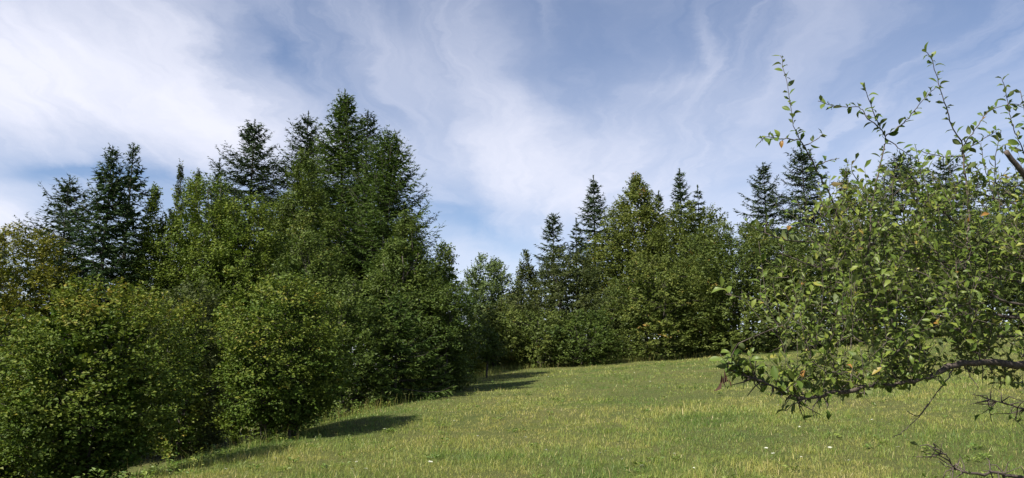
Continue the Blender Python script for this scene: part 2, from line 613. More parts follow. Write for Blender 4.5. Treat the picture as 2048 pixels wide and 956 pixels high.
PROFILE = {
    "vase": lambda t: np.where(t < 0.42, 0.28 + 0.72 * np.sin(t / 0.42 * np.pi / 2), np.sqrt(np.clip(1 - ((t - 0.42) / 0.58) ** 2, 0, 1)) ** 0.95),
    "round": lambda t: np.sqrt(np.clip(1 - (2 * t - 1) ** 2, 0, 1)) ** 0.85,
    "dome": lambda t: np.where(t < 0.38, 0.72 + 0.28 * np.sin(t / 0.38 * np.pi / 2), np.sqrt(np.clip(1 - ((t - 0.38) / 0.62) ** 2, 0, 1)) ** 0.95),
    "egg": lambda t: np.where(t < 0.30, 0.70 + 0.30 * np.sin(t / 0.30 * np.pi / 2), np.clip(1 - ((t - 0.30) / 0.70) ** 1.5, 0, 1) ** 0.95),
    "cone": lambda t: np.where(t < 0.18, 0.78 + 0.22 * t / 0.18, np.clip(1 - (t - 0.18) / 0.82, 0, 1) ** 0.80),
}


def broadleaf(name, label, cat, u, vtop, depth, hw, mat, profile="dome", leaf=0.11, n_leaf=16000, per=16,
              low=0.04, twig=0.75, rise=0.55, flat=0.75, stems=5, group=None, bump=0.28, deep=None, var0=0.42, fine=False,
              ywarm=0.0, x=None, height=None, cover=4.0, inner=1.5, clump=0.27):
    """A leafy tree or shrub: stems and limbs, and a crown of twigs that carry the leaves."""
    rng = RNG
    if x is None:
        top = at(u, vtop, depth)
        x = top[0]
        R = 1.12 * hw / FPX * depth
        z0 = float(ground(x, depth))
        H = top[2] - z0
    else:
        R, H = hw, height
        z0 = float(ground(x, depth))
    Ry = R if deep is None else deep
    root = thing(name, (x, depth, z0), label, cat, group)
    # crown: twigs seeded in a lumpy volume, more of them near its skin
    far = depth > 26
    leaf = max(min(leaf, 0.10), 2.05 * depth / 788.0)
    n_leaf = int(cover * 2 * R * H * 0.75 / (leaf * leaf * 0.35))
    nt = max(30, n_leaf // per)
    f = PROFILE[profile]
    tt = np.linspace(0.005, 0.985, 200)
    wgt = f(tt) + 0.15
    t = np.interp(rng.random(nt), np.cumsum(wgt) / wgt.sum(), tt)
    th = rng.random(nt) * 2 * np.pi
    lob_th, lob_t, lob_a = rng.random(16) * 2 * np.pi, rng.random(16), rng.normal(0, 1, 16)
    bmp = np.zeros(nt)
    for a, b, c in zip(lob_th, lob_t, lob_a):
        dth = np.angle(np.exp(1j * (th - a)))
        bmp += c * np.exp(-(dth / 0.55) ** 2 - ((t - b) / 0.16) ** 2)
    rho = 1 - 0.62 * rng.random(nt) ** 1.7
    rr = f(t) * rho * (1 + bump * np.clip(bmp, -1, 1.0)) * (0.92 + 0.16 * rng.random(nt))
    zb = low * H
    zz = zb + (H - zb) * t * (0.97 + 0.06 * rng.random(nt)) + rng.normal(0, 0.02 * H, nt) * (t < 0.9)
    ctr = np.stack([np.cos(th) * rr * R, np.sin(th) * rr * Ry, zz], -1)
    # twigs gather on boughs, with darker hollows between them
    kb = int(np.clip(nt / 26, 8, 110))
    bc = ctr[rng.choice(nt, kb, replace=False)]
    near = np.argmin(((ctr[:, None] - bc[None]) ** 2).sum(-1), 1)
    ctr = ctr + (bc[near] - ctr) * clump
    out = nrm(np.stack([np.cos(th), np.sin(th), np.zeros(nt)], -1))
    tdir = nrm(out * (1.0 - 0.55 * t[:, None] ** 2) + np.array([0, 0, 1.0]) * (rise + 0.9 * t[:, None] ** 3) + rng.normal(0, 0.35, (nt, 3)))
    tl = twig * (0.55 + 0.8 * rng.random(nt))
    # leaves along each twig, alternating sides, blades mostly facing the sky
    k = np.tile(np.arange(per), nt)
    ti = np.repeat(np.arange(nt), per)
    s = (k + rng.random(nt * per)) / per
    side = nrm(np.cross(tdir, np.array([0, 0, 1.0])) + 1e-4)
    sgn = np.where(k % 2 == 0, 1.0, -1.0)
    bend = np.array([0, 0, -0.22]) * (s ** 2)[:, None] * tl[ti][:, None]
    P = ctr[ti] + tdir[ti] * ((s - 0.45) * tl[ti])[:, None] + bend + rng.normal(0, 0.045, (nt * per, 3)) * twig
    D = nrm(tdir[ti] * 0.55 + side[ti] * sgn[:, None] * 0.9 + rng.normal(0, 0.40, (nt * per, 3)) + np.array([0, 0, -0.15]))
    P = P + side[ti] * (sgn * (1 - 0.6 * s) * 0.16 * twig * rng.random(nt * per))[:, None]
    N = nrm(np.array([0, 0, 1.0]) * flat + out[ti] * 0.45 + rng.normal(0, 0.55, (nt * per, 3)))
    L = leaf * (0.65 + 0.6 * rng.random(nt * per))
    v, fc, q = leaf_quads(P, D, N, L, L * (0.62 + 0.2 * rng.random(nt * per)), fine=fine, tri=far)
    tv = rng.normal(0, 0.06, nt) + rng.normal(0, 0.09, kb)[near] + ywarm * (t - 0.5)
    var = np.clip(var0 + tv[ti] + rng.normal(0, 0.13, nt * per), 0, 0.97)
    odd = rng.random(nt) < 0.02
    var = np.where(odd[ti], np.clip(var + 0.4, 0, 1), var)
    g = Geo()
    g.add(v, *fc, var=np.repeat(var, q))
    # oversized, darker leaves added deep inside the crown to block light and sky
    li = 0.36 if far else 0.24
    ni = int(inner * 2 * R * H * 0.75 / (0.35 * li * li))
    t2 = np.interp(rng.random(ni), np.cumsum(wgt) / wgt.sum(), tt) * 0.86
    a2 = rng.random(ni) * 2 * np.pi
    r2 = f(t2) * 0.60 * np.sqrt(rng.random(ni))
    P = np.stack([np.cos(a2) * r2 * R, np.sin(a2) * r2 * Ry, zb + (H - zb) * t2], -1)
    D = nrm(np.stack([np.cos(a2), np.sin(a2), 0.3 + 0 * a2], -1) + rng.normal(0, 0.5, (ni, 3)))
    N = nrm(np.array([0, 0, 0.6]) + rng.normal(0, 0.6, (ni, 3)))
    v, fc, q = leaf_quads(P, D, N, li * (0.6 + 0.7 * rng.random(ni)), li * 0.6 * (0.6 + 0.7 * rng.random(ni)))
    g.add(v, *fc, var=np.repeat(np.clip(rng.normal(0.3, 0.15, ni), 0, 1), q))
    obj("crown", g.mesh("crown"), mat, root)
    # stems and limbs
    r0 = 0.018 * H / math.sqrt(max(stems, 1)) + 0.025
    for i in range(stems):
        w = Geo()
        a = rng.random() * 2 * np.pi
        b0 = np.array([math.cos(a), math.sin(a), 0]) * (0.06 * R * min(stems - 1, 3)) + np.array([0, 0, -0.15])
        reach = (0.15 + 0.35 * rng.random()) if stems > 1 else 0.06
        b2 = np.array([math.cos(a) * R * reach, math.sin(a) * Ry * reach, H * (0.60 + 0.17 * rng.random())])
        sp = bezier(b0, b0 * 0.6 + b2 * 0.35 + np.array([0, 0, 0.22 * H]), b2, 9)
        sp[1:-1] += rng.normal(0, 0.012 * H, (7, 3))
        w.tube(sp, np.linspace(r0, r0 * 0.18, 9), 6)
        sel = rng.choice(nt, 9, replace=False)
        for j in sel:
            tgt = ctr[j]
            kx = int(np.clip(round(tgt[2] / b2[2] * 8 - 2), 1, 7))
            st_ = sp[kx]
            w.tube(bezier(st_, (st_ + tgt) / 2 + np.array([0, 0, 0.12 * np.linalg.norm(tgt - st_)]), tgt, 6), np.linspace(r0 * 0.45 * (1 - kx / 12), r0 * 0.08, 6), 4)
        obj("trunk" if stems == 1 else "stem", w.mesh("stem", True), M["bark"], root)
    # the twigs themselves
    w = Geo()
    sel = rng.random(nt) < 0.5
    A = ctr[sel] - tdir[sel] * (0.5 * tl[sel])[:, None]
    B = ctr[sel] + tdir[sel] * (0.5 * tl[sel])[:, None]
    sd = side[sel] * 0.006
    n = len(A)
    i = np.arange(n)[:, None] * 3
    w.add(np.stack([A - sd, A + sd, B], 1).reshape(-1, 3), i + np.array([[0, 1, 2]]))
    obj("twigs", w.mesh("twigs"), M["bark"], root)["kind"] = "stuff"
    return root


def conifer(name, label, u, vtop, depth, hw, mat, low=0.26, gap=0.36, nb=6, taper=0.85, up0=38, up1=-14, sparse=1.0,
            needle=0.16, width=0.045, droop=0.22, group=None, ragged=0.25, tipcurl=0.25, lean=0.0, x=None, height=None, var0=0.45, twigs=1.0):
    """A conifer: straight trunk, whorls of branches, flat sprays of needle-covered twigs."""
    rng = RNG
    if x is None:
        top = at(u, vtop, depth)
        x = top[0]
        R = 1.85 * hw / FPX * depth
        z0 = float(ground(x, depth))
        H = top[2] - z0
    else:
        R, H = hw, height
        z0 = float(ground(x, depth))
    root = thing(name, (x, depth, z0), label, "tree", group)
    px = depth / 788.0
    needle, width = max(0.17, 3.1 * px), max(0.046, 0.92 * px)
    taper, gap, ragged, twigs = taper + 0.17, gap * 1.1, ragged * 0.65, twigs * 1.12
    grain = needle / 0.24
    # branches
    zs, z = [], low * H + 0.2
    while z < H * 0.975:
        zs.append(z)
        z += gap * (0.7 + 0.6 * rng.random()) * (0.55 + 0.45 * (1 - z / H) + 0.1)
    zs = np.array(zs)
    cnt = np.full(len(zs), nb)
    zi = np.repeat(zs, cnt) + rng.normal(0, 0.06, cnt.sum())
    n = len(zi)
    az = np.repeat(rng.random(len(zs)) * 6.28, cnt) + np.tile(np.arange(nb), len(zs)) * 2 * np.pi / nb + rng.normal(0, 0.25, n)
    keep = rng.random(n) < sparse
    zi, az = zi[keep], az[keep]
    n = len(zi)
    t = np.clip((zi - low * H) / (H * (1 - low)), 0, 1)
    BL = R * np.clip(1 - t, 0, 1) ** taper * (1 - ragged + 2 * ragged * rng.random(n) ** 1.3) + 0.09
    BL *= np.where(t < 0.12, 0.75 + 0.25 * t / 0.12, 1)
    el = np.radians(up1 + (up0 - up1) * t ** 1.6) + rng.normal(0, 0.09, n)
    rad = np.stack([np.cos(az), np.sin(az), np.zeros(n)], -1)
    lat = np.stack([-np.sin(az), np.cos(az), np.zeros(n)], -1)
    Z = np.array([0, 0, 1.0])

    def along(i, s):
        bl = BL[i]
        zc = np.tan(el[i]) * s - droop * s ** 2 * (1 - t[i]) + tipcurl * s ** 4
        return rad[i] * (bl * s * np.cos(el[i]) ** 0.3)[:, None] + Z * (zi[i] + bl * zc)[:, None] * 1.0

    # side twigs, in pairs along each branch
    m = np.maximum(4, (BL / 0.13 * twigs).astype(int))
    bi = np.repeat(np.arange(n), m)
    kk = np.concatenate([np.arange(q) for q in m])
    s = 0.12 + 0.88 * (kk + rng.random(len(kk))) / m[bi]
    sg = np.where(kk % 2 == 0, 1.0, -1.0)
    P0 = along(bi, s)
    fw = nrm(along(bi, np.minimum(s + 0.05, 1.06)) - along(bi, s - 0.05))
    tlen = (0.10 + 0.40 * BL[bi] * (1 - s) ** 0.7 * s ** 0.25) * (0.6 + 0.7 * rng.random(len(s)))
    tdir = nrm(fw * 0.75 + lat[bi] * (sg * 0.8)[:, None] + rng.normal(0, 0.16, (len(s), 3)) - Z * (0.12 + droop * 0.8))
    # needle sprays on every side twig
    c = np.maximum(2, (tlen / (0.075 * grain) * twigs).astype(int))
    ti = np.repeat(np.arange(len(s)), c)
    k2 = np.concatenate([np.arange(q) for q in c])
    s2 = (k2 + rng.random(len(k2))) / c[ti]
    Q = P0[ti] + tdir[ti] * (tlen[ti] * s2)[:, None] - Z * (0.12 * tlen[ti] * s2 ** 2)[:, None]
    qs = nrm(np.cross(tdir[ti], Z) + rng.normal(0, 0.35, (len(ti), 3)))
    qd = nrm(tdir[ti] * 0.9 + qs * np.where(k2 % 2 == 0, 0.75, -0.75)[:, None] + rng.normal(0, 0.22, (len(ti), 3)))
    ql = needle * (0.6 + 0.8 * rng.random(len(ti)))
    # needles along the branch and leader
    nn = n * 9
    b3 = rng.integers(0, n, nn)
    s3 = 0.3 + 0.72 * rng.random(nn)
    P3 = along(b3, s3)
    d3 = nrm(rad[b3] + rng.normal(0, 0.4, (nn, 3)))
    lz = H - 1.1 * rng.random(60) ** 1.3
    P4 = np.stack([np.zeros(60), np.zeros(60), lz], -1)
    d4 = nrm(rng.normal(0, 0.4, (60, 3)) + Z * 0.9)
    P = np.concatenate([Q, P3, P4])
    D = np.concatenate([qd, d3, d4])
    L = np.concatenate([ql, needle * (0.5 + 0.6 * rng.random(nn)), np.minimum(needle * 0.8, 0.2) * np.ones(60)])
    N = nrm(Z * 0.8 + rng.normal(0, 0.55, (len(P), 3)))
    v, fc, q = leaf_quads(P, D, N, L, width * 1.1 * (0.7 + 0.6 * rng.random(len(P))), fold=0.3, droop=0.1, tri=True)
    bv = rng.normal(0, 0.09, n)
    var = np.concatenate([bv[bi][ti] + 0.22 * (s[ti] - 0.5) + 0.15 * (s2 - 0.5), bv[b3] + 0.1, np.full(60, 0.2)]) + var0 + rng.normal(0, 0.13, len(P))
    g = Geo()
    g.add(v, *fc, var=np.repeat(np.clip(var, 0, 1), q))
    # broad dark pads added on the inner half of the branches, blocking light and sky
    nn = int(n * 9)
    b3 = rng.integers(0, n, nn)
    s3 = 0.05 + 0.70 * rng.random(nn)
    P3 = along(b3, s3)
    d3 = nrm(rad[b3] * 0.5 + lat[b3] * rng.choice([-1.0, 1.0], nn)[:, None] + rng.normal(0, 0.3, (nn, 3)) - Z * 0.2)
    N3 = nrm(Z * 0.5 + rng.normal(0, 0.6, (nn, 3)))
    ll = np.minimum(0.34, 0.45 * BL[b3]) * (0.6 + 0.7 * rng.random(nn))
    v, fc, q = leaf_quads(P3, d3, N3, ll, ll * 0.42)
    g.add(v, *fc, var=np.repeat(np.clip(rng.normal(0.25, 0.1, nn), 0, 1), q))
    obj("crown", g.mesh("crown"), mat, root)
    w = Geo()
    r0 = 0.013 * H + 0.02
    hz = np.linspace(-0.2, H * 0.995, 12)
    tp = np.stack([0 * hz, 0 * hz, hz], -1)
    w.tube(tp, np.linspace(r0, 0.008, 12), 7)
    sp = np.linspace(0, 1, 5)
    for i in range(n):
        if BL[i] > 0.5:
            pts = along(np.full(5, i), sp)
            w.tube(pts, np.linspace(0.012 + 0.008 * BL[i], 0.004, 5), 3)
    obj("trunk", w.mesh("trunk", True), M["bark"], root)
    return root


build_weeds()

# --- conifers of the left wood
conifer("fir_tree", "dark fir with ragged flat-topped crown beyond the yellowing tree at far left", 140, 352, 44, 108, M["fir"], sparse=0.95, ragged=0.32, droop=0.05, up0=30, up1=0, taper=0.7, gap=0.5, var0=0.36)
conifer("spruce_tree", "broad blue-green spruce with open twiggy top, taller of the left pair", 226, 294, 33, 116, M["spruce"], sparse=1.0, nb=7, ragged=0.34, taper=0.92, up0=52, up1=-10, gap=0.40)
conifer("spruce_tree", "slim spruce with bare whippy top just right of the broad blue-green one", 268, 288, 36, 70, M["spruce"], sparse=0.85, ragged=0.4, taper=0.8, up0=55, gap=0.45)
conifer("spruce_tree", "small dark spruce tip poking out at the left edge of the picture", 8, 455, 46, 70, M["spruce"], sparse=0.75, gap=0.5)
conifer("fir_tree", "dark isolated fir with pointed top left of the three tall conifers", 510, 240, 52, 118, M["fir"], sparse=0.88, ragged=0.35, taper=0.72, droop=0.10, gap=0.42, var0=0.36)
conifer("fir_tree", "short narrow fir crowded against the left side of the isolated dark fir", 440, 318, 50, 55, M["fir"], sparse=0.7, ragged=0.5, gap=0.45)
conifer("fir_tree", "dark fir behind and left of the tallest light green larch", 617, 224, 52, 110, M["fir"], sparse=0.88, ragged=0.35, taper=0.75, gap=0.42, var0=0.36)
conifer("larch_tree", "tallest tree of the left wood, light green larch with slender pointed top", 690, 180, 45, 104, M["larch"], sparse=0.96, ragged=0.22, taper=0.78, up0=48, up1=-5, gap=0.34, nb=7, width=0.04)
conifer("spruce_tree", "dark ragged spruce close behind the right side of the tallest larch", 736, 222, 49, 72, M["spruce"], sparse=0.95, ragged=0.4, taper=0.6, gap=0.45)
conifer("larch_tree", "broad feathery larch at the right end of the left wood", 778, 268, 41, 92, M["larch"], sparse=1.0, ragged=0.16, taper=0.62, up0=50, up1=0, gap=0.33, nb=7, width=0.038, tipcurl=0.35, var0=0.42)

# --- leafy trees of the left wood
broadleaf("leafy_tree", "yellowing leafy tree at the left edge in front of the ragged fir", "tree", 50, 452, 31, 125, M["yellow"], "dome", 0.12, 15000, stems=3)
broadleaf("leafy_tree", "round bright green tree right of the twin-topped spruce", "tree", 312, 372, 34, 72, M["green"], "egg", 0.12, 13000, stems=2, rise=0.9, var0=0.5, low=0.04)
broadleaf("leafy_tree", "broad bright green tree with uneven top below the short narrow fir", "tree", 412, 352, 35, 112, M["green"], "dome", 0.12, 20000, stems=3, rise=0.9, bump=0.36, low=0.04)
broadleaf("leafy_tree", "lower leafy tree of fresh green below the isolated dark fir", "tree", 500, 392, 34, 98, M["green"], "dome", 0.12, 16000, stems=2, rise=0.8, var0=0.46, low=0.04)
broadleaf("aspen_sapling", "thin upright sapling with sparse leaves poking above the bright green tree", "tree", 362, 322, 39, 26, M["olive"], "cone", 0.10, 1600, per=10, stems=4, rise=2.2, twig=0.6, low=0.3, inner=0.0, cover=2.0)
broadleaf("aspen_sapling", "second thin sapling poking up between bright green tree and dark fir", "tree", 398, 330, 39, 20, M["olive"], "cone", 0.10, 1000, per=10, stems=3, rise=2.4, twig=0.6, low=0.4, inner=0.0, cover=2.0)
broadleaf("hornbeam_tree", "tall hornbeam with light leaf sprays below the dark fir and tallest larch", "tree", 612, 300, 40, 100, M["hornbeam"], "egg", 0.11, 24000, stems=2, rise=0.8, twig=0.9, var0=0.55)
broadleaf("hornbeam_tree", "rounded hornbeam in the middle of the left wood under the larch", "tree", 622, 462, 33, 92, M["hornbeam"], "dome", 0.10, 17000, stems=3, rise=0.9, twig=0.8)
broadleaf("hornbeam_tree", "wide hornbeam with slanting right edge beneath the feathery larch", "tree", 812, 425, 35, 128, M["hornbeam"], "cone", 0.10, 26000, stems=3, rise=0.9, twig=0.9, bump=0.18)
broadleaf("hornbeam_tree", "right-hand hornbeam leaning out over the shaded dip beside the hedge", "tree", 888, 482, 37, 76, M["hornbeam"], "cone", 0.10, 14000, stems=2, rise=0.9, twig=0.8, var0=0.5)
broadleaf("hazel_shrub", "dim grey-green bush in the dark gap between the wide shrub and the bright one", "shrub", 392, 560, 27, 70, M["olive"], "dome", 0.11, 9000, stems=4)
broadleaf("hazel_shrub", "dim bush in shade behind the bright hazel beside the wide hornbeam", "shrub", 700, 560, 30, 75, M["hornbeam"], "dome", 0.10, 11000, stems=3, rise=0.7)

# --- shrubs along the front of the left wood
broadleaf("hazel_shrub", "big sprawling hazel with pale lit leaves filling the lower left corner", "shrub", 196, 560, 16.5, 162, M["hazel"], "vase", 0.085, 26000, stems=9, twig=0.62, rise=0.35, flat=1.0, low=0.06, ywarm=0.5, var0=0.5, cover=5.6, inner=2.4, clump=0.22)
broadleaf("hazel_shrub", "yellow-green hazel cut by the left edge of the picture", "shrub", 5, 606, 18.5, 120, M["hazel"], "vase", 0.088, 13000, stems=6, twig=0.62, rise=0.35, flat=1.0, var0=0.62)
broadleaf("hazel_shrub", "small yellow-leaved bush between the two big front hazels", "shrub", 376, 596, 25.0, 44, M["hazel"], "vase", 0.11, 6500, stems=5, twig=0.6, rise=0.35, flat=1.0, var0=0.6)
broadleaf("hazel_shrub", "bright yellow-green hazel standing on the brow, casting a shadow on the grass", "shrub", 572, 562, 21.5, 136, M["hazel"], "vase", 0.088, 24000, stems=8, twig=0.62, rise=0.4, flat=1.0, low=0.07, var0=0.52, ywarm=0.4, cover=5.2, inner=2.2, clump=0.22)
conifer("spruce_sapling", "low dark spruce with layered boughs at the meadow edge below the hornbeams", 795, 590, 31, 62, M["larch"], sparse=1.0, ragged=0.25, taper=0.5, up0=25, up1=-2, gap=0.3, droop=0.12, low=0.02)
broadleaf("hornbeam_tree", "dark drooping hornbeam at the right corner of the left wood", "tree", 880, 560, 34, 66, M["hornbeam"], "round", 0.10, 10000, stems=3, twig=0.8, rise=0.1, low=0.0, var0=0.34)
broadleaf("yellow_bush", "little yellow-green bush glowing in the dip beyond the left wood", "shrub", 938, 688, 50, 30, M["yellow"], "dome", 0.13, 1500, stems=3, twig=0.5)
broadleaf("hazel_shrub", "slender dark sapling with bare trunk standing in the shaded dip", "tree", 975, 652, 46, 24, M["hornbeam"], "round", 0.12, 1700, stems=1, twig=0.5, low=0.3, var0=0.3)

# --- hedge across the far side of the meadow
broadleaf("hazel_shrub", "leftmost shrub of the far hedge, beside the dark sapling", "shrub", 995, 606, 56, 66, M["hazel_far"], "dome", 0.17, 6500, stems=4, twig=0.8, flat=0.95, low=0.0, inner=2.4)
broadleaf("hazel_shrub", "second shrub from the left in the far hedge, in front of the olive tree", "shrub", 1085, 616, 55, 66, M["hazel_far"], "dome", 0.17, 6500, stems=4, twig=0.8, flat=0.95, low=0.0, inner=2.4, var0=0.36)
broadleaf("hazel_shrub", "darker low shrub in the middle of the far hedge", "shrub", 1172, 620, 54, 66, M["hornbeam"], "dome", 0.15, 6500, stems=4, twig=0.8, flat=0.9, low=0.0, inner=2.4, var0=0.32)
broadleaf("hazel_shrub", "large pale hazel of the far hedge below the big turning tree", "shrub", 1312, 508, 56, 108, M["hazel_far"], "dome", 0.17, 17000, stems=6, twig=0.8, flat=0.95, low=0.0, inner=2.4, var0=0.5)
broadleaf("hazel_shrub", "tall wide hazel of the far hedge left of the fruit tree", "shrub", 1470, 446, 55, 125, M["hazel_far"], "dome", 0.17, 22000, stems=7, twig=0.8, flat=0.95, low=0.0, inner=2.4, var0=0.38)
broadleaf("hazel_shrub", "wide hazel of the far hedge seen behind the left sprays of the fruit tree", "shrub", 1620, 455, 56, 110, M["hazel_far"], "dome", 0.17, 15000, stems=6, twig=0.8, flat=0.95, low=0.0, inner=2.4, var0=0.34, cover=3.0)
broadleaf("hazel_shrub", "hazel of the far hedge behind the middle of the fruit tree", "shrub", 1790, 430, 57, 125, M["hazel_far"], "dome", 0.18, 12000, stems=6, twig=0.8, flat=0.95, low=0.0, inner=2.4, var0=0.36, cover=3.0)
broadleaf("hazel_shrub", "hazel of the far hedge behind the right side of the fruit tree", "shrub", 1970, 420, 58, 130, M["hazel_far"], "dome", 0.18, 12000, stems=6, twig=0.8, flat=0.95, low=0.0, inner=2.4, var0=0.36, cover=3.0)

broadleaf("hazel_shrub", "low bright shrub of the hedge closing the dip just right of the left wood", "shrub", 948, 628, 53, 40, M["hazel_far"], "dome", 0.16, 3000, stems=3, twig=0.7, flat=0.95, low=0.0, inner=2.4, var0=0.55)

# --- wood behind the hedge
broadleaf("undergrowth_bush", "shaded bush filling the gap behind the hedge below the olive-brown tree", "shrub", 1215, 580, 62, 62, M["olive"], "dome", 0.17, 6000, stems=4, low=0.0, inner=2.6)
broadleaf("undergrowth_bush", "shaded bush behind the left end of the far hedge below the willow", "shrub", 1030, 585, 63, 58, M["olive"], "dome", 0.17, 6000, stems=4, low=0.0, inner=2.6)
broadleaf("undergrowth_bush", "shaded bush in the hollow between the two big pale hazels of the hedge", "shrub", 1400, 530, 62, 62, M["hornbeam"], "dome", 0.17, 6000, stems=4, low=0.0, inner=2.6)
broadleaf("willow_tree", "pale grey-green willow at the left end of the far wood", "tree", 976, 514, 66, 52, M["willow"], "dome", 0.17, 6500, stems=3, rise=1.0, twig=0.9, cover=6.0, inner=2.5)
broadleaf("leafy_tree", "bluish dark tree between the pale willow and the squat conifer", "tree", 1052, 502, 70, 44, M["olive"], "egg", 0.17, 6000, stems=2, rise=1.0, twig=0.9)
broadleaf("leafy_tree", "olive-brown round tree in front of the squat conifer", "tree", 1135, 500, 66, 78, M["olive"], "dome", 0.16, 11000, stems=3, rise=1.0, twig=0.9)
conifer("fir_tree", "squat dark conifer with blunt top at the left of the far wood", 1106, 428, 76, 34, M["fir"], sparse=0.9, ragged=0.4, taper=0.5, gap=0.6, needle=0.22, width=0.08, var0=0.36)
conifer("fir_tree", "tall dark fir left of the big turning tree", 1187, 352, 78, 46, M["fir"], sparse=0.85, ragged=0.35, taper=0.75, gap=0.6, needle=0.24, width=0.08, up0=20, up1=-5, var0=0.36)
conifer("fir_tree", "small fir at the left foot of the tall dark fir", 1152, 438, 77, 24, M["fir"], sparse=0.8, ragged=0.4, gap=0.6, needle=0.22, width=0.08, up0=20)
broadleaf("hornbeam_tree", "big brownish-green turning tree, highest leafy crown of the far wood", "tree", 1272, 350, 72, 100, M["brown"], "egg", 0.18, 24000, stems=2, rise=0.5, twig=1.2, low=0.1, bump=0.22, var0=0.48, cover=5.5, inner=2.2)
conifer("spruce_tree", "little spruce tip showing right of the big turning tree", 1317, 382, 80, 26, M["spruce"], sparse=0.8, gap=0.6, needle=0.22, width=0.08)
broadleaf("hornbeam_tree", "leafy green tree beneath the slender pair of spruces", "tree", 1378, 405, 68, 84, M["brown"], "dome", 0.17, 15000, stems=2, rise=0.6, twig=1.0, var0=0.36)
conifer("spruce_tree", "slender pointed spruce, taller of the pair right of the turning tree", 1359, 338, 78, 34, M["spruce"], sparse=0.95, ragged=0.22, taper=0.7, gap=0.6, needle=0.24, width=0.085)
conifer("spruce_tree", "slender pointed spruce, shorter of the pair right of the turning tree", 1395, 372, 79, 36, M["spruce"], sparse=0.9, ragged=0.25, taper=0.85, gap=0.65, needle=0.24, width=0.085, up0=15)
conifer("spruce_tree", "low dark spruce top just right of the slender pair", 1422, 428, 77, 34, M["spruce"], sparse=0.85, gap=0.6, needle=0.24, width=0.085)
conifer("fir_tree", "tall dark fir on the skyline left of the fruit tree", 1526, 326, 74, 54, M["fir"], sparse=0.9, ragged=0.35, taper=0.6, gap=0.6, needle=0.24, width=0.085, var0=0.36)
conifer("fir_tree", "broad dark fir on the skyline behind the left shoot of the fruit tree", 1602, 296, 72, 58, M["fir"], sparse=0.92, ragged=0.35, taper=0.5, gap=0.6, needle=0.24, width=0.085, var0=0.36)
broadleaf("leafy_tree", "turning leafy tree showing above the left of the fruit tree foliage", "tree", 1690, 338, 70, 62, M["brown"], "egg", 0.18, 11000, stems=2, rise=0.7, twig=1.0, var0=0.55)
conifer("fir_tree", "dark fir behind the middle shoots of the fruit tree", 1797, 312, 76, 78, M["fir"], sparse=0.9, ragged=0.35, taper=0.6, gap=0.6, needle=0.24, width=0.085)
conifer("fir_tree", "dark fir top behind the right shoots of the fruit tree", 1886, 316, 78, 70, M["fir"], sparse=0.9, ragged=0.35, taper=0.6, gap=0.6, needle=0.24, width=0.085)
conifer("fir_tree", "dark fir behind the fruit tree at the right edge of the picture", 2010, 360, 76, 90, M["fir"], sparse=0.9, ragged=0.35, taper=0.6, gap=0.6, needle=0.24, width=0.085)

# --- the row goes on unseen to the left; trees added and sized to shade its foot
for i, (x, y, h, r) in enumerate([(-14.2, 9.0, 11.6, 3.2), (-13.2, 4.0, 8.6, 2.6), (-19.5, 16.5, 10.5, 3.2)]):
    broadleaf("hazel_shrub", ["hazel of the row just beyond the left edge of the picture", "hazel of the row beside the camera on the left", "taller hazel of the row behind the left edge of the picture"][i],
              "shrub", 0, 0, y, r, M["hazel"], "dome", 0.17, 8000, stems=6, twig=0.7, rise=0.35, flat=1.0, x=x, height=h)


